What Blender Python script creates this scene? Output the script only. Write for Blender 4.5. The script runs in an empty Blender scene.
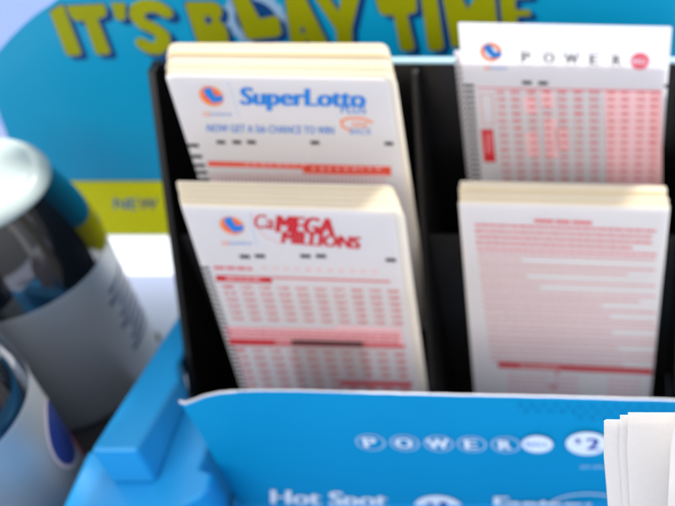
import bpy, bmesh, math, random
from mathutils import Vector, Matrix
random.seed(7)
scene = bpy.context.scene
COL = scene.collection
MM = 0.001
# ------------------------------------------------------------------ camera model
PITCH = math.radians(44.0)
H = 382.0                                   # camera height over the counter, mm
FPX, CX, CY = 950.0, 600.0, 253.0
cp, sp = math.cos(PITCH), math.sin(PITCH)
CAM = Vector((0, 0, H))
FW = Vector((0, cp, -sp)); DN = Vector((0, -sp, -cp)); RT = Vector((1, 0, 0))
def ray(px, py):
    return FW + RT * ((px - CX) / FPX) + DN * ((py - CY) / FPX)
def hit(px, py, p0, n):
    d = ray(px, py)
    t = (Vector(p0) - CAM).dot(n) / d.dot(n)
    return CAM + d * t
def at_depth(px, py, z):
    return CAM + ray(px, py) * z

# ------------------------------------------------------------------ materials
def lin(c):
    c = c / 255.0
    return c / 12.92 if c <= 0.04045 else ((c + 0.055) / 1.055) ** 2.4
def rgb(r, g, b): return (lin(r), lin(g), lin(b), 1)
def mat(name, col, rough=0.5, spec=0.5, metal=0, coat=0, transl=0, tcol=None, noise=0.06, nscale=60, bump=0, bscale=200, coatrough=0.05):
    m = bpy.data.materials.new(name); m.use_nodes = True
    nt = m.node_tree; nt.nodes.clear()
    out = nt.nodes.new('ShaderNodeOutputMaterial')
    p = nt.nodes.new('ShaderNodeBsdfPrincipled')
    p.inputs['Roughness'].default_value = rough
    p.inputs['Specular IOR Level'].default_value = spec
    p.inputs['Metallic'].default_value = metal
    p.inputs['Coat Weight'].default_value = coat
    p.inputs['Coat Roughness'].default_value = coatrough
    tc = nt.nodes.new('ShaderNodeTexCoord')
    nz = nt.nodes.new('ShaderNodeTexNoise'); nz.inputs['Scale'].default_value = nscale; nz.inputs['Detail'].default_value = 5
    nt.links.new(tc.outputs['Object'], nz.inputs['Vector'])
    mx = nt.nodes.new('ShaderNodeMix'); mx.data_type = 'RGBA'
    mx.inputs['A'].default_value = tuple(max(0, c * (1 - noise)) for c in col[:3]) + (1,)
    mx.inputs['B'].default_value = tuple(min(1, c * (1 + noise)) for c in col[:3]) + (1,)
    nt.links.new(nz.outputs['Fac'], mx.inputs['Factor'])
    nt.links.new(mx.outputs['Result'], p.inputs['Base Color'])
    if bump:
        b = nt.nodes.new('ShaderNodeBump'); b.inputs['Strength'].default_value = bump; b.inputs['Distance'].default_value = 0.001
        n2 = nt.nodes.new('ShaderNodeTexNoise'); n2.inputs['Scale'].default_value = bscale; n2.inputs['Detail'].default_value = 3
        nt.links.new(tc.outputs['Object'], n2.inputs['Vector'])
        nt.links.new(n2.outputs['Fac'], b.inputs['Height'])
        nt.links.new(b.outputs['Normal'], p.inputs['Normal'])
        if coat: nt.links.new(b.outputs['Normal'], p.inputs['Coat Normal'])
    if transl:
        t = nt.nodes.new('ShaderNodeBsdfTranslucent'); t.inputs['Color'].default_value = tcol or col
        ms = nt.nodes.new('ShaderNodeMixShader'); ms.inputs[0].default_value = transl
        nt.links.new(p.outputs[0], ms.inputs[1]); nt.links.new(t.outputs[0], ms.inputs[2])
        nt.links.new(ms.outputs[0], out.inputs[0])
    else:
        nt.links.new(p.outputs[0], out.inputs[0])
    return m
M = {}
M['paper'] = mat('playslip_paper', rgb(236, 233, 236), .75, .2, transl=.40, tcol=rgb(255, 252, 252), noise=.02, bump=.08, bscale=900)
M['cream'] = mat('cream_paper', rgb(252, 246, 236), .8, .2, transl=.35, tcol=rgb(255, 247, 226), noise=.03)
M['edge_yellow'] = mat('highlight_yellow_paper', rgb(244, 232, 204), .8, .2, transl=.35, tcol=rgb(255, 244, 205), noise=.05)  # yellower cream stands in for highlights on the sheet edges
M['ivory'] = mat('ivory_paper', rgb(236, 232, 228), .8, .2, transl=.22, tcol=rgb(255, 250, 240), noise=.03, nscale=300, bump=.15, bscale=1500)
M['black_ink'] = mat('black_ink', rgb(30, 28, 30), .6, .2)
M['red_ink'] = mat('red_ink', rgb(200, 44, 50), .6, .2)
M['tint_ink'] = mat('tint_ink', rgb(240, 196, 198), .6, .2)
M['backlit_black_ink'] = mat('backlit_black_ink', rgb(80, 76, 84), .6, .2, transl=.3)  # black ink paled in its colour for the wash of backlight
M['backlit_red_ink'] = mat('backlit_red_ink', rgb(228, 104, 118), .6, .2, transl=.3, tcol=rgb(255, 150, 170))  # red paled the same way, backlight put into the colour
M['orange_red_ink'] = mat('orange_red_ink', rgb(232, 84, 62), .6, .2)
M['pink_ink'] = mat('pink_ink', rgb(216, 104, 108), .6, .2)
M['pale_pink_ink'] = mat('pale_pink_ink', rgb(238, 186, 186), .6, .2)
M['light_pink_ink'] = mat('light_pink_ink', rgb(226, 132, 138), .6, .2)
M['blue_ink'] = mat('blue_ink', rgb(40, 125, 205), .6, .2)
M['pale_blue_ink'] = mat('pale_blue_ink', rgb(190, 212, 236), .6, .2)
M['orange_ink'] = mat('orange_ink', rgb(240, 130, 60), .6, .2)
M['white_ink'] = mat('white_ink', rgb(235, 240, 248), .6, .2)
M['navy_ink'] = mat('navy_ink', rgb(40, 70, 160), .6, .2)
M['grey_ink'] = mat('grey_ink', rgb(180, 178, 184), .6, .2)
M['acrylic'] = mat('black_acrylic', (.005, .005, .006, 1), .25, .3, noise=.2, bump=.05, bscale=40)
M['acrylic2'] = mat('scuffed_black_acrylic', (.014, .013, .013, 1), .4, .3, noise=.3, bump=.1, bscale=40)
M['panel'] = mat('blue_card', rgb(0, 143, 193), .45, .35, noise=.05, nscale=25)
M['panel_dark'] = mat('dark_blue_print', rgb(0, 128, 180), .5, .3)
M['card_core'] = mat('white_card_core', rgb(225, 225, 230), .8, .2)
M['banner'] = mat('blue_banner_print', rgb(0, 160, 198), .5, .35, transl=.34, tcol=rgb(0, 200, 228), noise=.12, nscale=9, coat=.25, bump=.5, bscale=14, coatrough=.12)
M['lime'] = mat('lime_print', rgb(196, 198, 6), .5, .3, noise=.06, transl=.42, tcol=rgb(235, 232, 20))
M['banner_navy'] = mat('navy_print', rgb(0, 66, 128), .5, .3)
M['rim_glint'] = mat('painted_edge_glint', rgb(205, 235, 245), .3, .5, transl=.3)  # pale colour stands in for light caught on the edge
M['burst'] = mat('pale_burst_print', rgb(150, 185, 220), .5, .3)
M['wborder'] = mat('white_border_print', rgb(250, 252, 252), .6, .3, transl=.75, tcol=(1, 1, 1, 1), noise=.01)
M['bluepl'] = mat('moulded_blue_plastic', rgb(30, 152, 218), .30, .55, noise=.06, nscale=25, bump=.12, bscale=120)
M['silver'] = mat('satin_silver', (.55, .575, .59, 1), .42, .5, metal=.5, noise=.04, bump=.03, bscale=30)
M['gloss'] = mat('painted_reflection_shoulder', (.006, .009, .014, 1), .06, .8, coat=1, noise=.1, bump=.25, bscale=12)  # near-black base paints the dark surroundings mirrored in the shoulder
M['lid'] = mat('pale_lid', rgb(200, 214, 212), .3, .5, noise=.14, nscale=40, transl=.15, bump=.2, bscale=60)
M['navy_label'] = mat('navy_label', rgb(28, 50, 120), .3, .5)
M['blue_label'] = mat('blue_label', rgb(45, 85, 125), .35, .5)
M['red_label'] = mat('red_label', rgb(200, 150, 150), .4, .5, metal=.5)
M['white_label'] = mat('white_label', rgb(190, 182, 194), .3, .5)
M['counter'] = mat('counter_laminate', rgb(206, 214, 240), .4, .4, noise=.04, nscale=6)
M['wall'] = mat('lavender_wall', rgb(176, 194, 244), .8, .2, noise=.08, nscale=4)
M['plug'] = mat('dark_rubber_and_shade', (.02, .02, .025, 1), .5)  # rubber of the stud, also the painted shade under the canisters
M['tab'] = mat('smoky_tab', rgb(150, 140, 136), .2, .5)
# smoky clear plastic for the retaining tab
def smoky(name, col, fac):
    m = bpy.data.materials.new(name); m.use_nodes = True
    nt = m.node_tree; nt.nodes.clear()
    out = nt.nodes.new('ShaderNodeOutputMaterial')
    g = nt.nodes.new('ShaderNodeBsdfGlossy'); g.inputs['Roughness'].default_value = .15
    t = nt.nodes.new('ShaderNodeBsdfTransparent'); t.inputs['Color'].default_value = col
    s = nt.nodes.new('ShaderNodeMixShader'); s.inputs[0].default_value = fac
    nt.links.new(t.outputs[0], s.inputs[1]); nt.links.new(g.outputs[0], s.inputs[2]); nt.links.new(s.outputs[0], out.inputs[0])
    return m
M['smoky'] = smoky('smoky_clear_plastic', (.955, .945, .935, 1), .035)

# ------------------------------------------------------------------ mesh helpers
def tagit(o, label=None, cat=None, group=None, kind=None):
    if label: o['label'] = label
    if cat: o['category'] = cat
    if group: o['group'] = group
    if kind: o['kind'] = kind
    return o
def link_mesh(name, verts, faces, mats, fm=None, parent=None, smooth=False, matrix=None):
    me = bpy.data.meshes.new(name)
    me.from_pydata([tuple(c * MM for c in v) for v in verts], [], faces)
    for m in mats: me.materials.append(m)
    if fm:
        for p, k in zip(me.polygons, fm): p.material_index = k
    if smooth:
        for p in me.polygons: p.use_smooth = True
    me.update()
    o = bpy.data.objects.new(name, me); COL.objects.link(o)
    if matrix is not None: o.matrix_world = matrix
    if parent: o.parent = parent
    return o
def empty(name, loc=(0, 0, 0), matrix=None):
    o = bpy.data.objects.new(name, None); COL.objects.link(o)
    o.empty_display_size = .01
    if matrix is not None: o.matrix_world = matrix
    else: o.location = [c * MM for c in loc]
    return o
class MB:
    """collects polygons (mm, local) with materials and links them as ONE mesh"""
    def __init__(s): s.v = []; s.f = []; s.m = []; s.mats = []
    def mi(s, m):
        m = M[m] if isinstance(m, str) else m
        if m not in s.mats: s.mats.append(m)
        return s.mats.index(m)
    def poly(s, pts, m):
        b = len(s.v); s.v += [tuple(p) for p in pts]; s.f.append(list(range(b, b + len(pts)))); s.m.append(s.mi(m))
    def raw(s, v, f, m):
        b = len(s.v); s.v += [tuple(p) for p in v]; k = s.mi(m)
        for q in f: s.f.append([i + b for i in q]); s.m.append(k)
    def prism(s, pts2, z0, z1, m, axes=(0, 1, 2)):
        """outline in two axes, extruded along the third"""
        n = len(pts2); k = s.mi(m); b = len(s.v)
        for z in (z0, z1):
            for p in pts2:
                v = [0, 0, 0]; v[axes[0]] = p[0]; v[axes[1]] = p[1]; v[axes[2]] = z
                s.v.append(tuple(v))
        s.f.append([b + i for i in range(n)][::-1]); s.m.append(k)
        s.f.append([b + n + i for i in range(n)]); s.m.append(k)
        for i in range(n):
            j = (i + 1) % n
            s.f.append([b + i, b + j, b + n + j, b + n + i]); s.m.append(k)
    def box(s, x0, x1, y0, y1, z0, z1, m):
        s.prism([(x0, y0), (x1, y0), (x1, y1), (x0, y1)], z0, z1, m)
    def build(s, name, parent=None, matrix=None, smooth=False, bevel=0, segs=3, weld=False):
        o = link_mesh(name, s.v, s.f, s.mats, s.m, parent, smooth, matrix)
        bm = bmesh.new(); bm.from_mesh(o.data)
        if weld: bmesh.ops.remove_doubles(bm, verts=bm.verts, dist=1e-6)
        if weld or bevel: bmesh.ops.recalc_face_normals(bm, faces=bm.faces)
        if bevel:
            es = [e for e in bm.edges if len(e.link_faces) == 2 and e.calc_face_angle() > .3]
            bmesh.ops.bevel(bm, geom=es, offset=bevel * MM, segments=segs, affect='EDGES', profile=.5, clamp_overlap=True)
        bm.to_mesh(o.data); bm.free()
        return o

_tc = {}
def text_geo(s, bold=0.0, shear=0.0, space=1.0):
    key = (s, bold, shear, space)
    if key in _tc: return _tc[key]
    cu = bpy.data.curves.new('t', 'FONT'); cu.body = s; cu.size = 1; cu.offset = bold; cu.shear = shear
    cu.space_character = space; cu.resolution_u = 3
    o = bpy.data.objects.new('t', cu); COL.objects.link(o)
    dg = bpy.context.evaluated_depsgraph_get(); dg.update()
    me = bpy.data.meshes.new_from_object(o.evaluated_get(dg))
    v = [(p.co.x, p.co.y) for p in me.vertices]; f = [list(p.vertices) for p in me.polygons]
    bpy.data.objects.remove(o); bpy.data.curves.remove(cu); bpy.data.meshes.remove(me)
    x0 = min(p[0] for p in v); x1 = max(p[0] for p in v); y0 = min(p[1] for p in v); y1 = max(p[1] for p in v)
    v = [((x - x0) / (x1 - x0), (y - y0) / (y1 - y0)) for x, y in v]
    _tc[key] = (v, f); return _tc[key]

class Plane:
    """a flat thing's own frame: x right, y up, z towards the viewer, origin o (mm)"""
    def __init__(s, o, lean=0, roll=0, yaw=0):
        s.o = Vector(o)
        r = Matrix.Rotation(yaw, 3, 'Z') @ Matrix.Rotation(-lean, 3, 'X')
        X = r @ Vector((1, 0, 0)); Y = r @ Vector((0, 0, 1)); N = r @ Vector((0, -1, 0))
        q = Matrix.Rotation(-roll, 3, N)
        s.X = q @ X; s.Y = q @ Y; s.N = N
    def matrix(s, off=(0, 0, 0)):
        p = s.o + s.X * off[0] + s.Y * off[1] + s.N * off[2]
        m = Matrix.Identity(4)
        for i in range(3):
            m[i][0] = s.X[i]; m[i][1] = s.Y[i]; m[i][2] = s.N[i]; m[i][3] = p[i] * MM
        return m
    def uv(s, px, py):
        h = hit(px, py, s.o, s.N) - s.o
        return (h.dot(s.X), h.dot(s.Y))
# printing helpers: corner points given in the plane's own mm coordinates
def bil(q, a, b):
    (x0, y0), (x1, y1), (x2, y2), (x3, y3) = q      # bl br tr tl
    x = (1 - a) * (1 - b) * x0 + a * (1 - b) * x1 + a * b * x2 + (1 - a) * b * x3
    y = (1 - a) * (1 - b) * y0 + a * (1 - b) * y1 + a * b * y2 + (1 - a) * b * y3
    return x, y
def put_text(mb, s, q, m, z=.12, bold=0.0, shear=0.0, space=1.0):
    v, f = text_geo(s, 0.0, shear, space)
    W = math.dist(q[0], q[1]); k = bold * math.dist(q[0], q[3]) / W * .9     # stroke gain, relative to the width
    steps = 1 if bold < .015 else 5
    for i in range(steps):
        t = 0 if steps == 1 else (i / (steps - 1) - .5) * 2
        mb.raw([bil(q, a * (1 - 2 * k) + k + t * k, b) + (z + .006 * i,) for a, b in v], f, m)
def quad_px(P, x0, y0, x1, y1, slope=0.0):
    """photo-measured box, bottom-left, bottom-right, top-right, top-left on the plane"""
    dy = (x1 - x0) * slope
    return [P.uv(x0, y1), P.uv(x1, y1 + dy), P.uv(x1, y0 + dy), P.uv(x0, y0)]
def rectq(x0, y0, x1, y1): return [(x0, y0), (x1, y0), (x1, y1), (x0, y1)]
def put_quad(mb, q, m, z=.1): mb.poly([p + (z,) for p in q], m)
def put_disc(mb, c, rx, ry, m, z=.1, n=28, hole=0, spikes=0):
    pts = []
    for i in range(n):
        a = 2 * math.pi * i / n
        k = 1 + (.14 if (spikes and i % 2) else 0)
        pts.append((c[0] + rx * k * math.cos(a), c[1] + ry * k * math.sin(a), z))
    if not hole: mb.poly(pts, m); return
    inn = [(c[0] + rx * hole * math.cos(2 * math.pi * i / n), c[1] + ry * hole * math.sin(2 * math.pi * i / n), z) for i in range(n)]
    for i in range(n):
        j = (i + 1) % n
        mb.poly([pts[i], pts[j], inn[j], inn[i]], m)
def stroke(mb, pts, w, m, z):
    """thick polyline with round joints"""
    for a, b in zip(pts[:-1], pts[1:]):
        d = Vector((b[0] - a[0], b[1] - a[1])); L = d.length or 1; n = Vector((-d.y, d.x)) / L * w / 2
        mb.poly([(a[0] + n.x, a[1] + n.y, z), (b[0] + n.x, b[1] + n.y, z), (b[0] - n.x, b[1] - n.y, z), (a[0] - n.x, a[1] - n.y, z)][::-1], m)
        z += .004
    for p in pts:
        put_disc(mb, p, w / 2, w / 2, m, z, 14); z += .004

# ------------------------------------------------------------------ the setting
mb = MB(); mb.box(-1500, 1500, -300, 1500, -40, 0, 'counter')
tagit(mb.build('counter'), 'pale lavender laminate counter top', kind='structure')
mb = MB(); mb.box(-900, -215, 520, 532, 0, 106, 'wall')
tagit(mb.build('background_wall'), 'low soft lavender partition behind the banner', kind='structure')

mb = MB(); mb.box(-420, -201.5, 40, 296, .3, 1.6, 'plug')  # added dark sheet in place of shade and reflection below the canisters
tagit(mb.build('shade_sheet', bevel=.5), 'added black sheet standing in for shade under the silver canisters', 'shade sheet')
# ------------------------------------------------------------------ banner standing behind the slips
BY = 378.0
BP = Plane((-150, BY, 0))
def bpx(x, y): return BP.uv(x, y)
ban = empty('promotional_banner', matrix=BP.matrix())
tagit(ban, 'blue banner with lime green slogan lettering and lime stripe, standing behind the slips', 'banner')
top = 205; left = -330; right = 330
w_top = bpx(130, 235)[1]; l_top = bpx(130, 181)[1]
mb = MB()
c = [bpx(-6, 56), bpx(10, 38), bpx(22, 26), bpx(36, 14), bpx(50, 5), bpx(64, -7)]
outl = [(c[0][0] - 18, l_top), (right, l_top), (right, top), (c[-1][0] + 6, top)] + c[::-1] + [(c[0][0] - 9, c[0][1] - 12)]
outl = [(x, min(y, top)) for x, y in outl]
mb.prism(outl, -1.0, 0, 'banner')
mb.build('blue_panel', ban, smooth=False)
mb = MB(); mb.prism([(c[0][0] - 18, w_top), (right, w_top), (right, l_top), (c[0][0] - 18, l_top)], -1.0, .1, 'lime'); mb.build('lime_stripe', ban)
mb = MB(); mb.poly([(c[0][0] - 18, 0, 0), (right, 0, 0), (right, w_top, 0), (c[0][0] - 18, w_top, 0)], 'wborder'); mb.build('white_border', ban)
LET = {
 'I': [(50, 11), (61, 4), (64, 5), (82, 52), (80, 54.5), (69, 55), (66, 52)],
 'T': [(66, 5), (103, 3), (106, 6), (107, 13), (105, 16), (98, 18), (111, 51), (109, 53.5), (98, 54), (96, 52), (84.5, 20), (76, 20), (72, 17)],
 'A1': [(111, 2), (124, 2), (126, 4), (126, 18), (122, 20), (116, 18)],
 'P': [(185, 3), (188, 1), (213, 1), (220, 4), (222.5, 9), (222, 15), (219, 19), (224, 23), (228, 31), (229, 42), (232, 60), (204, 60)],
 'L': [(230, -8), (246, -8), (260, 18), (275, 15), (279, 17), (282, 32), (278, 36), (250, 39), (246, 36)],
 'A': [(284, -10), (302, -10), (326, 38), (330, 48), (312, 48), (309, 40), (306, 40), (306, 48), (292, 48)],
 'Y': [(310, -10), (325, -10), (339, 11), (342, -10), (361, -10), (352, 28), (353, 50), (338, 50), (336, 29)],
 'T2': [(373, -12), (416, -12), (417, 9), (415, 12), (407.5, 14), (415, 47), (412, 50), (403, 50), (400, 47), (394, 15), (382, 14), (379, 10)],
 'I2': [(420, -12), (436, -12), (444, 46), (441, 49.5), (431, 50), (428, 47)],
 'M': [(441, -12), (457, -12), (468, 8), (480, -12), (494, -12), (500, 46), (484, 46), (481, 20), (472, 32), (463, 20), (467, 46), (452, 46)],
 'E': [(499, -12), (531, -12), (531, -3), (515, -2), (516, 9), (530, 9), (531, 15), (517, 16), (518, 28), (534, 26), (535, 35), (504, 42)],
}
mb = MB()
# burst behind the L
bc = bpx(257, 20); br = (bpx(286, 20)[0] - bc[0])
put_disc(mb, bc, br, br * 1.05, 'burst', .16, 40, spikes=1)
put_disc(mb, bc, br * .74, br * .78, 'banner_navy', .20, 32)
mb.build('burst_emblem', ban)
mb = MB()
S = [(166, 11), (158, 6), (146, 5), (138, 9), (137, 16), (143, 23), (155, 28), (163, 34), (164, 42), (157, 48), (149, 47), (143, 43)]
for k in range(4):
    off = 6.5 * (4 - k) / 4
    for i, pts in enumerate(LET.values()):
        mb.poly([bpx(x + off, y + off * .8) + (.24 + .05 * k + .003 * i,) for x, y in pts][::-1], 'banner_navy')
    stroke(mb, [bpx(x + off, y + off * .8) for x, y in S], 7.2, 'banner_navy', .24 + .05 * k)
for i, pts in enumerate(LET.values()):       # thin dark outline
    cx = sum(p[0] for p in pts) / len(pts); cy = sum(p[1] for p in pts) / len(pts)
    mb.poly([bpx(cx + (x - cx) * 1.06 , cy + (y - cy) * 1.04) + (.50 + .002 * i,) for x, y in pts][::-1], 'banner_navy')
for i, pts in enumerate(LET.values()):
    mb.poly([bpx(x, y) + (.56,) for x, y in pts][::-1], 'lime')
stroke(mb, [bpx(x, y) for x, y in S], 6.4, 'lime', .56)
mb.poly([bpx(x, y) + (.7,) for x, y in [(205, 16), (209, 15), (212, 18), (212, 22), (208, 23.5), (206, 21)]][::-1], 'banner_navy')
mb.poly([bpx(x, y) + (.7,) for x, y in [(301, 26), (304, 27), (306, 32), (302, 32)]][::-1], 'banner_navy')
mb.build('slogan_lettering', ban)
mb = MB()
put_text(mb, 'NE', quad_px(BP, 114, 198, 138, 209), 'blue_ink', .2, .03)
put_text(mb, 'W', quad_px(BP, 139, 198, 158, 209), 'navy_ink', .2, .03)
mb.build('stripe_lettering', ban)

# ------------------------------------------------------------------ black slip holder
hold = empty('slip_holder', (-76, 300, 0))
tagit(hold, 'black acrylic tiered holder with four pockets of paper slips', 'slip holder')
def hpart(name, fn, bevel=.25):
    mb = MB(); fn(mb); o = mb.build(name, hold, bevel=bevel, segs=2)
    o.matrix_parent_inverse = Matrix.Translation((76 * MM, -300 * MM, 0)); return o
side = [(335, 4), (335, H - 216), (331, H - 216), (264, H - 341), (263, 4)]
for x in (-185, 34):
    hpart('side_panel', lambda mb, x=x: mb.prism(side, x, x + 3, 'acrylic', (1, 2, 0)))
div = [(335, 4), (335, H - 216.5), (330, H - 216.5), (264, H - 341), (263, 4)]
hpart('divider', lambda mb: mb.prism(div, -77, -74.8, 'acrylic2', (1, 2, 0)))
hpart('back_panel', lambda mb: mb.box(-185, 37, 335.2, 338.2, 4, H - 215.5, 'acrylic'))
hpart('edge_glint', lambda mb: mb.box(-110, 37, 335.2, 338.2, H - 215.3, H - 214.2, 'rim_glint'), 0)  # pale strip painting the sunlit glint along the back panel's top
for x0, x1 in ((-181.8, -77.2), (-74.6, 33.8)):
    hpart('tier_panel', lambda mb, x0=x0, x1=x1: mb.box(x0, x1, 301, 303, 6, H - 281, 'acrylic2'))
hpart('base_panel', lambda mb: mb.box(-181.8, 33.8, 260, 335, 2, 5.5, 'acrylic'))

# ------------------------------------------------------------------ sheets and prints
def slip_outline(w, h, rl=1.5, rr=3.0, n=5):
    p = [(0, -h), (w, -h)]
    for i in range(n + 1):
        a = math.pi / 2 * i / n; p.append((w - rr + rr * math.cos(a), -rr + rr * math.sin(a)))
    for i in range(n + 1):
        a = math.pi / 2 * (1 + i / n); p.append((rl + rl * math.cos(a), -rl + rl * math.sin(a)))
    return p
def sheet(name, P, w, h, m, off=(0, 0, 0), roll=0, th=.22, rl=1.5, rr=3, parent=None):
    mb = MB()
    if parent is None and name == 'lottery_slip': mb.poly([q + (0,) for q in slip_outline(w, h, rl, rr)], m)
    else: mb.prism(slip_outline(w, h, rl, rr), -th, 0, m)
    return mb.build(name, parent, matrix=P.matrix(off) @ Matrix.Rotation(roll, 4, 'Z'))
def stack(P, w, h, offs, m, label, group, th=.25, rl=1.5, rr=3, marks=0):
    first = None; out = []; alt = None
    for i, (dx, dy, dz, r) in enumerate(offs):
        if first is None:
            first = sheet('paper_slip', P, w, h, m, (0, 0, 0), 0, th, rl, rr); o = first
        else:
            o = first.copy(); COL.objects.link(o)
        if i % 4 == 2 and m is M['cream']:
            if alt is None: alt = first.data.copy(); alt.materials[0] = M['edge_yellow']  # every fourth sheet yellower, painting highlight lines on the stack
            o.data = alt
        o.matrix_world = P.matrix((dx, dy, dz)) @ Matrix.Rotation(r, 4, 'Z')
        tagit(o, label, 'slip', group); out.append(o)
    return out
def ticks(P, w, y0, y1, step, parent, tw=2.6, thh=1.1, x=0, name='edge_print'):
    mb = MB(); y = y0
    while y > y1:
        put_quad(mb, rectq(x, y - thh, x + tw, y), 'black_ink', .05); y -= step
    return mb.build(name, parent)
def logo(P, cx, cy, r, parent, k=1.0, backlit=False):
    mb = MB(); c0 = P.uv(cx, cy); rx = P.uv(cx + r, cy)[0] - c0[0]; ry = rx
    put_disc(mb, c0, rx, ry, 'orange_ink', .07, 36, spikes=1)
    put_disc(mb, c0, rx * .66, ry * .66, 'white_ink' if backlit else 'orange_red_ink', .09, 28)
    b = [(-8.5, -7), (-1, -9), (4, 0), (11, -1), (11.5, 5), (2, 7), (-6, -1)]
    mb.poly([P.uv(cx + x * r / 11, cy + y * r / 11) + (.12,) for x, y in b][::-1], 'blue_ink')
    return mb.build('logo', parent)

# ---- stack 1: blue-headed slips (upper left)
def frame_from(px, py, z, lean, roll, yaw=0): return Plane(at_depth(px, py, z), lean, roll, yaw)
LEAN = math.radians(2.2)
A = frame_from(165, 74.5, 353, LEAN, math.radians(1.2))
WA = 83
fa = sheet('lottery_slip', A, WA, 135, M['paper'], rl=2, rr=3)
tagit(fa, 'front slip of the upper left stack, with blue game name over orange red bar', 'slip')
logo(A, 211.5, 96, 11, fa)
mb = MB(); put_text(mb, 'SuperLotto', quad_px(A, 240, 87, 366, 110, .02), 'blue_ink', .1, .06)
put_text(mb, 'PLUS', quad_px(A, 341, 105, 366, 113, .02), 'blue_ink', .1, .02)
mb.build('game_name', fa)
mb = MB()
put_text(mb, 'NOW GET A 5th CHANCE TO WIN', quad_px(A, 207, 124, 334, 131.5, .02), 'blue_ink', .1, .02)
put_text(mb, 'ca', quad_px(A, 203, 112, 210, 116), 'orange_ink', .1, .01)
put_text(mb, 'lottery', quad_px(A, 211, 112, 232, 116.5), 'blue_ink', .1, .01)
put_quad(mb, quad_px(A, 227, 82, 228, 84), 'pale_blue_ink', .08)
stroke(mb, [A.uv(229, 83), A.uv(239, 117)], .3, 'pale_blue_ink', .08)
mb.build('strapline', fa)
mb = MB(); cc = A.uv(352, 125); 
stroke(mb, [A.uv(*p) for p in [(372, 122), (362, 118), (348, 118), (341, 121), (343, 127), (350, 130)]], .9, 'orange_ink', .08)
put_text(mb, 'SEE', quad_px(A, 352, 122, 368, 127, .02), 'orange_ink', .14, .01)
put_text(mb, 'BACK', quad_px(A, 350, 128, 372, 134, .02), 'blue_ink', .1, .01)
mb.build('badge', fa)
mb = MB()
for x, y in [(221, 142), (237, 142), (251.5, 142), (315, 142.5), (389, 143.5)]:
    a = A.uv(x, y); put_quad(mb, rectq(a[0] - 1.7, a[1] - .8, a[0] + 1.7, a[1] + .8), 'black_ink', .09)
for i, y in enumerate([142, 153, 162, 169, 176, 183]):
    a = A.uv(0, y)[1]; put_quad(mb, rectq(0.1, a - .8, 4.2, a + .8), 'black_ink', .09)
mb.build('edge_print', fa)
mb = MB()
put_quad(mb, quad_px(A, 208, 161, 391, 166, .03), 'orange_red_ink', .08)
put_quad(mb, quad_px(A, 303, 167, 391, 173, .03), 'orange_red_ink', .08)
for k in range(8):
    x0 = 245 + k * 8; put_quad(mb, quad_px(A, x0, 163.5, x0 + random.uniform(3, 6), 165.2, .03), 'pale_pink_ink', .11)
for k in range(9):
    x0 = 312 + k * 8; put_quad(mb, quad_px(A, x0, 167.5, x0 + random.uniform(3, 6), 169.5, .03), 'pale_pink_ink', .11)
for k in range(44):
    for j in range(3):
        x0 = 211 + k * 4; put_quad(mb, quad_px(A, x0, 174 + j * 5, x0 + 2.2, 177 + j * 5, .03), 'pale_pink_ink', .09)
mb.build('play_area', fa)
offs = []
n = 25
for i in range(n):
    t = (i + 1) / n
    step = (0, .4, .4, .4, .3, 1.2, 1.2, .9, 1.4, 1.4, .6, .6, .3, 1.2, 2.2, 2.4, 2.2, 1.4, 1.6, 1.8, 1.2, 1.9, 1.4, 1.0, 1.5)[i]
    offs.append((random.uniform(-.35, .35) - .2 - 5.8 * t, .3 + step, -.79 * (i + 1), .016 * t + random.uniform(-.005, .005)))
stack(A, WA + 2.6, 135, offs, M['cream'], 'cream slips packed behind the blue headed front slip', 'slips packed in the upper left pocket', rl=4, rr=3)

# ---- stack 2: red-headed slips (lower left)
B = frame_from(181.5, 206, 357, LEAN, math.radians(2.2))
WB = 79.5
fb = sheet('lottery_slip', B, WB, 137, M['paper'], rl=1, rr=3)
tagit(fb, 'front slip of the lower left stack, with slanted red game name', 'slip')
logo(B, 232, 225.5, 11, fb)
mb = MB()
put_text(mb, 'MEGA', quad_px(B, 275, 215, 335, 232, .06), 'red_ink', .1, .08, .1)
put_text(mb, 'MILLIONS', quad_px(B, 281, 231, 361, 243, .075), 'red_ink', .1, .08, .1)
put_text(mb, 'Ca', quad_px(B, 254, 214, 274, 228, .05), 'red_ink', .1, .03, .1)
stroke(mb, [B.uv(*p) for p in [(252, 214), (256, 227), (266, 237), (280, 243)]], .5, 'pale_pink_ink', .08)
mb.build('game_name', fb)
mb = MB()
put_text(mb, 'ca', quad_px(B, 222, 241, 229, 245), 'orange_ink', .1, .01)
put_text(mb, 'lottery', quad_px(B, 230, 241, 252, 245.5), 'blue_ink', .1, .01)
stroke(mb, [B.uv(249, 212), B.uv(257, 246)], .3, 'pale_blue_ink', .08)
mb.build('strapline', fb)
mb = MB()
for x, y in [(245, 256.5), (260, 256), (305.5, 256), (321, 256), (391, 260)]:
    a = B.uv(x, y); put_quad(mb, rectq(a[0] - 2, a[1] - .9, a[0] + 2, a[1] + .9), 'black_ink', .09)
y = B.uv(0, 262)[1]
while y > -134:
    put_quad(mb, rectq(.05, y - .75, 3.0, y + .55), 'black_ink', .09); y -= 2.75
mb.build('edge_print', fb)
mb = MB()
def words(mb, P, x0, x1, y, h, m, slope=.03, lo=4, hi=11, z=.09, gap=1.8, fill=1.0):
    x = x0
    while x < x1:
        w = random.uniform(lo, hi)
        if random.random() < fill:
            yy = y + (x - x0) * slope
            put_quad(mb, [P.uv(x, yy + h), P.uv(min(x + w, x1), yy + h + w * slope), P.uv(min(x + w, x1), yy + w * slope), P.uv(x, yy)], m, z)
        x += w + gap
words(mb, B, 214, 252, 266, 3, 'pink_ink', .03)
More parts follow.
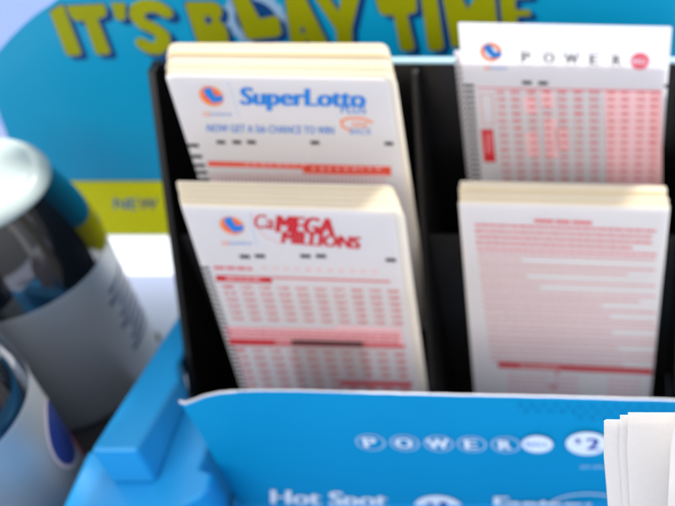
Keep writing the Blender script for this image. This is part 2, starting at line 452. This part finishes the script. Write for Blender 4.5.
for k in range(11): words(mb, B, 262 + k * 11, 267 + k * 11, 266.5 + k * .4, 2.2, 'pale_pink_ink', .03, 4, 5)
put_quad(mb, quad_px(B, 216, 275, 272, 281, .035), 'red_ink', .08)
put_quad(mb, quad_px(B, 273, 276.6, 390, 278.4, .035), 'pink_ink', .08)
words(mb, B, 226, 262, 277, 2, 'pale_pink_ink', .035, z=.12)
mb.build('number_heading', fb)
def grid(mb, P, x0, y0, x1, y1, nc, nr, m1, num, slope=.03, shiftx=0, bracket=True, dig=1.0):
    a = P.uv(x0, y0); b = P.uv(x1, y0 + (x1 - x0) * slope); c = P.uv(x0 + shiftx, y1)
    ux = ((b[0] - a[0]) / nc, (b[1] - a[1]) / nc); h = (c[1] - a[1]) / nr
    for r in range(nr):
        for q in range(nc):
            cx = a[0] + ux[0] * (q + .5); cy = a[1] + ux[1] * (q + .5) + h * (r + .5)
            k = r * nc + q + 1
            w = abs(ux[0]) * .40 * dig; hh = abs(h) * .42
            put_text(mb, str(k + num), rectq(cx - w / 2, cy - hh / 2, cx + w / 2, cy + hh / 2), m1, .09, .16)
            if bracket:
                put_quad(mb, rectq(cx - w * .75, cy - hh * .25, cx - w * .55, cy + hh * .6), m1, .09); put_quad(mb, rectq(cx + w * .55, cy - hh * .25, cx + w * .75, cy + hh * .6), m1, .09)
mb = MB()
grid(mb, B, 218, 283, 402, 321, 10, 6, 'pink_ink', 0, .03)
mb.build('number_grid', fb)
mb = MB()
q = [B.uv(224, 339), B.uv(402, 346), B.uv(400, 330), B.uv(336, 327), B.uv(336, 324.5), B.uv(223, 322)]
mb.poly([p + (.08,) for p in [B.uv(228, 340), B.uv(405, 346), B.uv(401, 327.5), B.uv(338, 325), B.uv(332, 328.5), B.uv(223, 326)]], 'tint_ink')
put_quad(mb, quad_px(B, 229, 341, 405, 345, .02), 'pink_ink', .09)
put_quad(mb, quad_px(B, 229, 339, 275, 345, .02), 'red_ink', .11)
[words(mb, B, 227 + k, 400, 327.6 + 3.3 * k, 2.0, 'pink_ink' if k else 'light_pink_ink', .028, 2, 7, z=.12, gap=.9) for k in range(4)]
mb.build('section_bar', fb)
mb = MB()
grid(mb, B, 230, 346, 408, 388, 10, 6, 'pink_ink', 0, .03)
put_quad(mb, quad_px(B, 340, 380, 412, 386, .02), 'pink_ink', .08)
mb.build('second_grid', fb)
offs = []
for i in range(18):
    t = (i + 1) / 18
    offs.append((-.1 - 6.2 * t + random.uniform(-.25, .25), .2 + random.uniform(-.1, .5) + .6 * t, -.77 * (i + 1), .012 * t + random.uniform(-.004, .004)))
stack(B, WB + 4.0, 137, offs, M['cream'], 'cream slips packed behind the red headed front slip', 'slips packed in the lower left pocket', rl=1.2, rr=3.5)
# corner marks: the little dark dash running over the sheets' right edges
# retaining tab of the lower left pocket
TP = Plane(B.o + B.N * 2.2, LEAN, 0)
tq = [TP.uv(301, 394), TP.uv(372, 398), TP.uv(363, 345), TP.uv(291, 343)]
mb = MB(); mb.prism([tq[0], tq[1], tq[2], (tq[2][0] - 1.5, tq[2][1] + .8), (tq[3][0] + 1.5, tq[3][1] + .8), tq[3]], -.7, .7, 'smoky')
tb = mb.build('retaining_tab', None, matrix=TP.matrix()); tb.parent = hold; tb.matrix_parent_inverse = Matrix.Translation((76 * MM, -300 * MM, 0))
mb = MB(); mb.prism([(tq[3][0], tq[3][1] + .2), (tq[2][0], tq[2][1] + .2), (tq[2][0] - .6, tq[2][1] + .75), (tq[3][0] + .6, tq[3][1] + .75)], -.9, .9, 'acrylic2')
mb.build('tab_rim', tb)
tl = Vector((tq[0][0], tq[0][1]))
# ---- stack 3: red and white ball-logo slips (upper right)
Cc = frame_from(458, 22, 368, LEAN, math.radians(1.3))
WC = 83
fc = sheet('lottery_slip', Cc, WC, 150, M['paper'], rl=.8, rr=.8)
tagit(fc, 'front slip of the upper right stack, white with ringed black letters at top', 'slip')
logo(Cc, 491, 52, 10, fc, backlit=True)  # logo centre whitened to paint the backlit wash
mb = MB()
for ch, x in zip('POWER', (526, 549, 571.5, 594, 617)):
    y = 57 + (x - 526) * .035; c0 = Cc.uv(x, y); r = 4.0
    put_disc(mb, c0, r, r, 'grey_ink', .07, 28, hole=.93)
    lw = {'W': 2.8, 'O': 2.2}.get(ch, 1.75); put_text(mb, ch, rectq(c0[0] - lw, c0[1] - 2.2, c0[0] + lw, c0[1] + 2.2), 'backlit_black_ink', .1, .05)
c0 = Cc.uv(640, 61); put_disc(mb, c0, 3.9, 3.9, 'backlit_red_ink', .07)
put_text(mb, 'BALL', rectq(c0[0] - 2.9, c0[1] - 1, c0[0] + 2.9, c0[1] + 1), 'white_ink', .1, .02)
put_text(mb, 'ca', quad_px(Cc, 484, 66, 490, 70), 'orange_ink', .1, .01)
put_text(mb, 'lottery', quad_px(Cc, 490, 66, 507, 70.5), 'blue_ink', .1, .01)
mb.build('game_name', fc)
mb = MB()
for x, y in [(527, 82.5), (543, 83)]:
    a = Cc.uv(x, y); put_quad(mb, rectq(a[0] - 1.9, a[1] - .8, a[0] + 1.9, a[1] + .8), 'black_ink', .09)
a = Cc.uv(667, 86); put_quad(mb, rectq(a[0] - 1.2, a[1] - .8, a[0] + 1.2, a[1] + .8), 'black_ink', .09)
mb.build('edge_print', fc)
mb = MB()
put_quad(mb, quad_px(Cc, 477, 87, 662, 88.2, .02), 'pink_ink', .08)
# pale tint columns
put_quad(mb, [Cc.uv(607, 184), Cc.uv(662, 186), Cc.uv(662, 90), Cc.uv(604, 89)], 'tint_ink', .06)
put_quad(mb, [Cc.uv(650, 184), Cc.uv(662, 186), Cc.uv(662, 90), Cc.uv(649, 90)], 'pale_pink_ink', .07)
for (tx, ty0, ty1) in ((531, 96, 112), (533, 132, 156), (548, 92, 108), (552, 118, 158), (563, 128, 150), (616, 100, 140)):
    put_quad(mb, [Cc.uv(tx - 6, ty1), Cc.uv(tx + 7, ty1), Cc.uv(tx + 5, ty0), Cc.uv(tx - 8, ty0)], 'tint_ink', .055)
put_quad(mb, [Cc.uv(484, 162), Cc.uv(496, 162), Cc.uv(493, 129), Cc.uv(481, 129)], 'red_ink', .08)
words(mb, Cc, 486, 492, 133, 20, 'light_pink_ink', 0, 2, 3, z=.1)
stroke(mb, [Cc.uv(*p) for p in [(480, 94), (492, 94), (494, 124), (483, 124), (480, 94)]], .25, 'pink_ink', .09)
# columns of numbers
k = 0
for ci, x in enumerate((500, 515, 531, 546, 562, 578, 594, 611, 625, 641, 655)):
    for r in range(13):
        k += 1
        yy = 92 + r * 7.2
        xx = x + (yy - 90) * (600 - x) / 1190
        a = Cc.uv(xx, yy)
        mm = 'pink_ink'
        put_text(mb, str(k % 69 + 1), rectq(a[0] - 1.4, a[1] - .75, a[0] + 1.4, a[1] + .75), mm, .1, .25)
        for sx_ in (-1.9, 1.6): put_quad(mb, rectq(a[0] + sx_, a[1] - .8, a[0] + sx_ + .35, a[1] + .8), mm, .1)
mb.build('number_grid', fc)
mb = MB(); y = Cc.uv(0, 76)[1]
while y > -148:
    put_quad(mb, rectq(.2, y - .85, 4.4, y + .5), 'black_ink', .09); y -= 2.75
mb.build('edge_marks', fc)
offs = []
for i in range(5):
    offs.append((-.75 * (i + 1) + .2, -(17, 16, 17, 15.5, 16)[i], -1.2 * (i + 1), .004 * i))
st3 = stack(Cc, WC, 140, offs, M['paper'], 'white slips with black edge marks fanned left behind the ringed letter slip', 'fanned slips in the upper right pocket', rl=1, rr=2)
tk = None
for o in st3:
    if tk is None:
        mb = MB(); y = -5.0
        while y > -138:
            put_quad(mb, rectq(.1, y - .8, 3.3, y + .4), 'black_ink', .06); y -= 2.75
        tk = mb.build('edge_marks', o)
    else:
        c_ = tk.copy(); COL.objects.link(c_); c_.parent = o

# ---- stack 4: fine print slips (lower right)
D = frame_from(459.5, 203.5, 376, LEAN, math.radians(1.9))
WD = 83.3
fd = sheet('lottery_slip', D, WD, 130, M['paper'], rl=.8, rr=.8)
tagit(fd, 'front slip of the lower right stack, covered in fine pale red print', 'slip')
mb = MB()
words(mb, D, 534, 592, 219, 3.2, 'pink_ink', .04, 9, 20)
random.seed(11)
lines = [(475, 656, .9), (475, 652, .9), (476, 652, .9), (476, 632, .9), (477, 657, .8), (478, 655, .55), (478, 522, 1), (479, 655, .9), (480, 628, .9), (480, 527, 1), (481, 655, .9),
         (482, 540, 1), (482, 655, .9), (483, 640, .9), (483, 602, .95), (484, 656, .8), (485, 610, 1), (485, 655, .6), (486, 656, .9), (487, 612, 1), (488, 655, .9), (488, 655, .85), (489, 618, 1), (490, 655, .9), (491, 655, .9), (491, 622, 1)]
y = 223.5
for i, (x0, x1, f_) in enumerate(lines):
    words(mb, D, x0, x1, y, 2.2 if i < 5 else 1.2, 'pink_ink' if i < 4 else 'pink_ink' if i % 2 else 'light_pink_ink', .035, 2, 8, fill=1, gap=.8)
    y += 5.35 if i > 3 else 5.9
mb.build('fine_print', fd)
mb = MB(); put_quad(mb, quad_px(D, 498, 362, 652, 367.5, .045), 'red_ink', .08)
words(mb, D, 520, 560, 365, 2, 'pale_pink_ink', .045, z=.11)
mb.build('red_rule', fd)
mb = MB()
for x0, x1 in ((508, 548), (552, 578), (608, 640)):
    for j in range(5): words(mb, D, x0, x1, 374 + j * 4.2 + (x0 - 508) * .04, 1.6, 'pale_pink_ink', .04, 3, 7)
stroke(mb, [D.uv(*p) for p in [(548, 384), (553, 389), (557, 384)]], .8, 'red_ink', .09)
stroke(mb, [D.uv(*p) for p in [(556, 371), (558, 374)]], .9, 'red_ink', .09)
mb.build('prize_table', fd)
offs = []
for i in range(17):
    offs.append((random.uniform(-.5, .3) - 1.0 * (i / 16), .3 + random.uniform(0, .8) + (.6 if i > 9 else 0), -.78 * (i + 1), random.uniform(-.004, .004)))
stack(D, WD, 130, offs, M['cream'], 'cream slips packed behind the fine print front slip', 'slips packed in the lower right pocket', rl=.8, rr=.8)

# ------------------------------------------------------------------ blue price card in front
PC = Plane(Vector((-162.6, 225, H - 294)), math.radians(-2.0), 0)
card = empty('price_card', matrix=PC.matrix())
tagit(card, 'bright blue card with white game names and prices and frayed top edge', 'card')
topx = [(178, 403.5), (184, 405), (192, 402), (204, 397), (218, 393.5), (232, 391.8), (260, 390.6), (300, 390.4), (340, 391.5), (400, 393.3), (470, 395.6), (540, 397.8), (610, 400), (680, 401.8), (760, 404)]
tp = [PC.uv(*p) for p in topx]
def topy(x):
    for a, b in zip(tp[:-1], tp[1:]):
        if x <= b[0]: return a[1] + (b[1] - a[1]) * (x - a[0]) / (b[0] - a[0])
    return tp[-1][1]
def cardz(x, y):                      # slight bow, left end curls forward at the top
    return -1.2 * math.exp(-max(0, x) / 14.0) * math.exp(y / 20.0) + .5 * math.sin(x / 37.0)
mb = MB(); th = .7
cols = [tp[0][0] + (tp[-1][0] - tp[0][0]) * (i / 90) ** 1.25 for i in range(91)]
rows = 14; bot = -82
def card_pt(x, r, z):
    yt = topy(x) + .12 * math.sin(x * 3.1) * math.sin(x * 1.3); y = yt + (bot - yt) * r / rows
    return (x + (2.6 * (1 - math.exp(-r / 3.0)) * math.exp(-(x - tp[0][0]) / 10.0)), y, z + cardz(x, y))
nf = len(cols)
F = [[card_pt(x, r, 0) for x in cols] for r in range(rows + 1)]; Bk = [[card_pt(x, r, -th) for x in cols] for r in range(rows + 1)]
for r in range(rows):
    for i in range(nf - 1):
        mb.poly([F[r + 1][i], F[r + 1][i + 1], F[r][i + 1], F[r][i]], 'panel')
        mb.poly([Bk[r][i], Bk[r][i + 1], Bk[r + 1][i + 1], Bk[r + 1][i]], 'card_core')
for i in range(nf - 1):
    mb.poly([F[0][i], F[0][i + 1], Bk[0][i + 1], Bk[0][i]], 'card_core')
for r in range(rows):
    mb.poly([F[r][0], Bk[r][0], Bk[r + 1][0], F[r + 1][0]], 'panel')
    mb.poly([F[r][-1], F[r + 1][-1], Bk[r + 1][-1], Bk[r][-1]], 'panel')
mb.build('card_sheet', card, weld=True)
# frayed paper lip along the torn left part of the top edge
mb = MB()
fr = []
for i in range(60):
    x = tp[0][0] + .3 + i * .42
    t = i / 59
    w = (.75 + .45 * math.sin(i * 1.7) * math.sin(i * .61)) * (1 - t) ** .8 + .18
    fr.append((x, topy(x), w))
for (x0, y0, w0), (x1, y1, w1) in zip(fr[:-1], fr[1:]):
    z0, z1 = cardz(x0, y0), cardz(x1, y1)
    p = [(x0, y0 - w0, z0 + .12), (x1, y1 - w1, z1 + .12), (x1, y1 + .15, z1 + .55), (x0, y0 + .15, z0 + .55)]
    mb.poly(p, 'card_core')
    mb.poly([(x0, y0 + .15, z0 + .55), (x1, y1 + .15, z1 + .55), (x1, y1 + .1, z1 - .6), (x0, y0 + .1, z0 - .6)], 'card_core')
mb.build('frayed_edge', card, weld=True)
ZC = .95
mb = MB()
def ring(P, x, y, rpx, m='white_ink', solid=False, hole=.9):
    c0 = P.uv(x, y); r = P.uv(x + rpx, y)[0] - c0[0]
    put_disc(mb, c0, r, r * .98, m, ZC, 32, hole=0 if solid else hole)
    return c0, r
for ch, x in zip('POWER', (371, 405, 439, 472, 506)):
    c0, r = ring(PC, x, 440.5 + (x - 371) * .018, 14.5, 'pale_blue_ink')
    lw = {'W': .78, 'O': .62}.get(ch, .46); put_text(mb, ch, rectq(c0[0] - r * lw - .3, c0[1] - r * .58, c0[0] + r * lw - .3, c0[1] + r * .58), 'white_ink', ZC + .05, .07)
c0, r = ring(PC, 537.5, 442.5, 15.5, solid=True)
put_text(mb, 'BALL', rectq(c0[0] - r * .72, c0[1] - r * .22, c0[0] + r * .72, c0[1] + r * .25), 'blue_ink', ZC + .05, .02)
mb.build('game_name', card)
mb = MB()
c0, r = ring(PC, 587, 442, 21, solid=True)
put_text(mb, '2', rectq(c0[0] - r * .05, c0[1] - r * .5, c0[0] + r * .62, c0[1] + r * .5), 'navy_ink', ZC + .05, .07)
put_text(mb, '$', rectq(c0[0] - r * .6, c0[1] - r * .0, c0[0] - r * .25, c0[1] + r * .5), 'navy_ink', ZC + .05, .02)
put_text(mb, 'per play', quad_px(PC, 581, 463, 606, 467), 'pale_blue_ink', ZC)
mb.build('price_badge', card)
mb = MB()
put_text(mb, 'Hot Spot', quad_px(PC, 271, 488, 388, 506, .03), 'white_ink', ZC, .04)
c0, r = ring(PC, 401, 511, 13, 'pale_blue_ink', hole=.85)
mb.build('game_name', card)
mb = MB()
c0, r = ring(PC, 439, 506, 24, solid=True)
put_text(mb, '1', rectq(c0[0] + r * .05, c0[1] - r * .5, c0[0] + r * .4, c0[1] + r * .5), 'navy_ink', ZC + .05, .08)
put_text(mb, '$', rectq(c0[0] - r * .5, c0[1] - r * .0, c0[0] - r * .12, c0[1] + r * .5), 'navy_ink', ZC + .05, .02)
mb.build('price_badge', card)
mb = MB()
put_text(mb, 'Fantasy', quad_px(PC, 494, 495, 592, 514, .02), 'white_ink', ZC, .04)
pts = []
for i in range(25):
    a = math.pi * (1.02 - i / 24 * 1.04); pts.append(PC.uv(588 + 42 * math.cos(a), 509 - 17 * math.sin(a)))
stroke(mb, pts, .8, 'white_ink', ZC)
mb.build('game_name', card)
# faint darker ball pattern near the right part of the top edge
mb = MB(); random.seed(5)
for gx in range(14):
    for gy in range(3):
        x = 520 + gx * 12 + (gy % 2) * 6; y = 404 + gx * .3 + gy * 6
        if gy == 2 and gx < 5: continue
        c0 = PC.uv(x, y); put_disc(mb, c0, .85, .85, 'panel_dark', ZC - .1, 12)
mb.build('dot_pattern', card)

# ------------------------------------------------------------------ blue plastic tray
tray = empty('blue_tray', (-190, 240, 0))
tagit(tray, 'moulded light blue plastic tray with a raised left wall beside the black holder', 'tray')
def tpart(name, mb, bevel=1.5, segs=4):
    o = mb.build(name, tray, bevel=bevel, segs=segs, weld=True)
    for p in o.data.polygons: p.use_smooth = True
    wn = o.modifiers.new('normals', 'WEIGHTED_NORMAL'); wn.weight = 90
    o.matrix_parent_inverse = Matrix.Translation((190 * MM, -240 * MM, 0)); return o
def prism_var(mb, secs, m):
    """hexahedra through cross sections (Y, x0, x1, z0, z1)"""
    P_ = [[(x0, y, z0), (x1, y, z0), (x1, y, z1), (x0, y, z1)] for y, x0, x1, z0, z1 in secs]
    for a, b in zip(P_[:-1], P_[1:]):
        for k in range(4):
            l = (k + 1) % 4; mb.poly([a[k], a[l], b[l], b[k]], m)
    mb.poly(P_[0][::-1], m); mb.poly(P_[-1], m)
mb = MB()
prism_var(mb, [(214, -200, -181.5, 44.5, H - 314), (258, -200, -181.5, 44.5, H - 323.7), (268, -200, -186.3, 44.5, H - 325.8), (345, -200, -186.3, 44.5, H - 342)], 'bluepl')
tpart('side_wall', mb, 4.0, 6)
mb = MB()
plan = [(-216, 60), (-170, 60), (-169, 196), (-166.5, 205), (-161, 209), (-159.5, 213), (-160, 219.5), (-166, 222), (-166, 258), (-200, 258), (-201, 236), (-216, 230)]
mb.prism(plan, 2, 44, 'bluepl')
tpart('front_step', mb, 4.2, 6)
mb = MB(); mb.box(-165, 150, 60, 259, 2.5, 6, 'bluepl'); tpart('base', mb, 1)

# ------------------------------------------------------------------ canisters
def lathe(prof, m, n=96):
    mb = MB(); V = []; 
    for r, z in prof:
        V.append([(r * math.cos(2 * math.pi * i / n), r * math.sin(2 * math.pi * i / n), z) for i in range(n)])
    k = mb.mi(m)
    for ring_ in V: mb.v += ring_
    for a in range(len(prof) - 1):
        for i in range(n):
            j = (i + 1) % n
            mb.f.append([a * n + i, a * n + j, (a + 1) * n + j, (a + 1) * n + i]); mb.m.append(k)
    return mb
def patch(r, a0, a1, z0, z1, m, shape='rect', n=20, mb=None, push=0):
    """print wrapped round the cylinder wall"""
    mb = mb or MB()
    if shape == 'rect':
        for i in range(n):
            t0 = a0 + (a1 - a0) * i / n; t1 = a0 + (a1 - a0) * (i + 1) / n
            mb.poly([(r * math.cos(t0), r * math.sin(t0), z0), (r * math.cos(t1), r * math.sin(t1), z0), (r * math.cos(t1), r * math.sin(t1), z1), (r * math.cos(t0), r * math.sin(t0), z1)], m)
    else:
        am, ah, zm, zh = (a0 + a1) / 2, (a1 - a0) / 2, (z0 + z1) / 2, (z1 - z0) / 2
        for i in range(-n, n):
            t0, t1 = i / n, (i + 1) / n
            h0, h1 = math.sqrt(max(0, 1 - t0 * t0)), math.sqrt(max(0, 1 - t1 * t1))
            A0, A1 = am + ah * t0, am + ah * t1
            mb.poly([(r * math.cos(A0), r * math.sin(A0), zm - zh * h0), (r * math.cos(A1), r * math.sin(A1), zm - zh * h1),
                     (r * math.cos(A1), r * math.sin(A1), zm + zh * h1), (r * math.cos(A0), r * math.sin(A0), zm + zh * h0)], m)
    return mb
def canister(loc, kind, label):
    t = empty('canister', loc)
    tagit(t, label, 'canister', None)
    R0 = 40
    lathe([(0, 0), (37, 0), (39, 2), (R0, 6), (R0, 78), (R0 + .6, 80), (R0 + .6, 82)], 'silver').build('body', t, smooth=True)
    lathe([(R0 + .6, 82), (R0 + .3, 88), (39.2, 96), (37.2, 104), (34.8, 112), (32.4, 118), (31, 121)], 'gloss').build('shoulder', t, smooth=True)
    lathe([(31, 120.8), (32.2, 122), (32.4, 123.4), (31.6, 125.4), (29.8, 127.4), (27.5, 128.6), (26.8, 128.1), (26.0, 128.6), (20, 130.6), (10, 132), (0, 132.5)], 'lid').build('lid', t, smooth=True)
    D_ = math.radians
    if kind == 'far':
        mb = patch(R0 + .1, D_(-106), D_(-78), 26, 60, 'red_label', 'oval'); mb.build('red_flash', t, smooth=True)
        mb = MB()
        for k in range(8):
            patch(R0 + .12, D_(-10 + (k % 3) * 4), D_(30 - (k % 2) * 5), 26 + k * 5.2, 28.6 + k * 5.2, 'blue_label', mb=mb)
        mb.build('blue_lettering', t, smooth=True)
    else:
        mb = patch(R0 + .15, D_(2), D_(45), 30, 66, 'white_label', 'oval')
        patch(R0 + .3, D_(4.5), D_(42.5), 32.5, 63.5, 'navy_label', 'oval', mb=mb); mb.build('badge', t, smooth=True)
        mb = patch(R0 + .12, D_(34), D_(52), 8, 38, 'red_flash' if 'red_flash' in M else 'red_ink'); mb.build('red_stripe', t, smooth=True)
    return t
canister((-266.5, 307, 0), 'far', 'silver canister with pale lid and glossy shoulder blackened by painted reflection, nearer the banner')
canister((-265, 221, 0), 'near', 'silver canister cut off by the lower left corner, beside the blue tray')

mb = lathe([(0, 0), (3.2, 0), (3.2, 2.2), (2.4, 3.4), (0, 3.8)], 'plug', 24)
o = mb.build('floor_stud', smooth=True); o.location = (-.236, .330, 0)
tagit(o, 'tiny dark rubber stud on the pale counter beside the holder', 'stud')

# ------------------------------------------------------------------ near blank slips, in focus
N0 = at_depth(601, 421, 250)
def near(px, py, z, w, name_label, m='ivory', h=150, roll=math.radians(-3), lean=LEAN, yaw=0, group=None):
    P = Plane(at_depth(px, py, z), lean, roll, yaw)
    mb = MB(); 
    # gently bowed sheet
    nx, ny, th = 14, 10, .28
    def pt(i, j, z0):
        x = w * i / nx; y = -h * j / ny
        if j == 0 and i == 0: x += .8
        if i == 0 and j == 0: y -= .0
        return (x, y, z0 + 1.1 * math.sin(math.pi * i / nx) * 1.0)
    Fr = [[pt(i, j, 0) for i in range(nx + 1)] for j in range(ny + 1)]; Bk_ = [[pt(i, j, -th) for i in range(nx + 1)] for j in range(ny + 1)]
    for j in range(ny):
        for i in range(nx):
            mb.poly([Fr[j + 1][i], Fr[j + 1][i + 1], Fr[j][i + 1], Fr[j][i]], m); mb.poly([Bk_[j][i], Bk_[j][i + 1], Bk_[j + 1][i + 1], Bk_[j + 1][i]], m)
    for i in range(nx):
        mb.poly([Fr[0][i], Fr[0][i + 1], Bk_[0][i + 1], Bk_[0][i]], m); mb.poly([Bk_[ny][i], Bk_[ny][i + 1], Fr[ny][i + 1], Fr[ny][i]], m)
    for j in range(ny):
        mb.poly([Fr[j][0], Bk_[j][0], Bk_[j + 1][0], Fr[j + 1][0]], m); mb.poly([Bk_[j][nx], Fr[j][nx], Fr[j + 1][nx], Bk_[j + 1][nx]], m)
    o = mb.build('blank_slip', matrix=P.matrix(), weld=True)
    for p in o.data.polygons: p.use_smooth = False
    tagit(o, name_label, 'slip', group); return o
near(625, 413.5, 244, 80, 'blank ivory slip whose face fills the lower right corner')
near(617, 416, 247, 80, 'blank ivory slip second in the near stack, showing as a narrow strip')
near(602.5, 420.5, 250, 80, 'blank ivory slip third in the near stack, showing as the widest strip')
near(601, 421.5, 252, 80, 'blank ivory slip at the back of the near stack, its left edge farthest out')
near(673, 408, 222, 80, 'blurred darker slip nearest the viewer at the right edge of the picture', roll=math.radians(-1))

# ------------------------------------------------------------------ light
w = bpy.data.worlds.new('World'); scene.world = w; w.use_nodes = True
nt = w.node_tree; bg = nt.nodes['Background']
tc = nt.nodes.new('ShaderNodeTexCoord'); sx = nt.nodes.new('ShaderNodeSeparateXYZ')
nt.links.new(tc.outputs['Generated'], sx.inputs[0])
cr = nt.nodes.new('ShaderNodeValToRGB')
mr = nt.nodes.new('ShaderNodeMapRange'); mr.inputs['From Min'].default_value = -1; mr.inputs['From Max'].default_value = 1
nt.links.new(sx.outputs['Z'], mr.inputs['Value']); nt.links.new(mr.outputs['Result'], cr.inputs['Fac'])
e = cr.color_ramp.elements
e[0].position = .45; e[0].color = (.34, .335, .34, 1); e[1].position = .9; e[1].color = (.92, .95, 1.0, 1)
nt.links.new(cr.outputs['Color'], bg.inputs['Color']); bg.inputs['Strength'].default_value = 1.0
def lamp(kind, name, loc, aim, energy, col=(1, 1, 1), size=.3, size_y=None, angle=None):
    l = bpy.data.lights.new(name, kind); l.energy = energy; l.color = col
    if kind == 'AREA':
        l.size = size
        if size_y: l.shape = 'RECTANGLE'; l.size_y = size_y
    if angle: l.angle = angle
    o = bpy.data.objects.new(name, l); COL.objects.link(o)
    o.location = loc; d = Vector(aim) - Vector(loc); o.rotation_euler = d.to_track_quat('-Z', 'Y').to_euler()
    return o
lamp('SUN', 'sun', (.2, 1.0, .95), (-.1, .28, .15), 4.6, (1, .97, .92), angle=math.radians(9))
lamp('AREA', 'front_fill', (-.5, -.9, 1.0), (-.1, .3, .15), 9, (1, .98, .97), 1.2, .8)  # area lamp added out of view for front fill

# ------------------------------------------------------------------ camera
cam = bpy.data.cameras.new('camera'); co = bpy.data.objects.new('camera', cam); COL.objects.link(co)
co.location = (0, 0, H * MM); co.rotation_euler = (math.pi / 2 - PITCH, 0, 0)
cam.sensor_width = 36; cam.lens = FPX / 675 * 36; cam.shift_x = (337.5 - CX) / 675; cam.shift_y = 0
cam.clip_start = .01; cam.clip_end = 20
cam.dof.use_dof = True; cam.dof.focus_distance = .252; cam.dof.aperture_fstop = 11.0; cam.dof.aperture_blades = 0
scene.camera = co
scene.render.engine = 'CYCLES'
scene.view_settings.view_transform = 'Standard'; scene.view_settings.look = 'None'
scene.view_settings.exposure = 0.18; scene.view_settings.gamma = 1
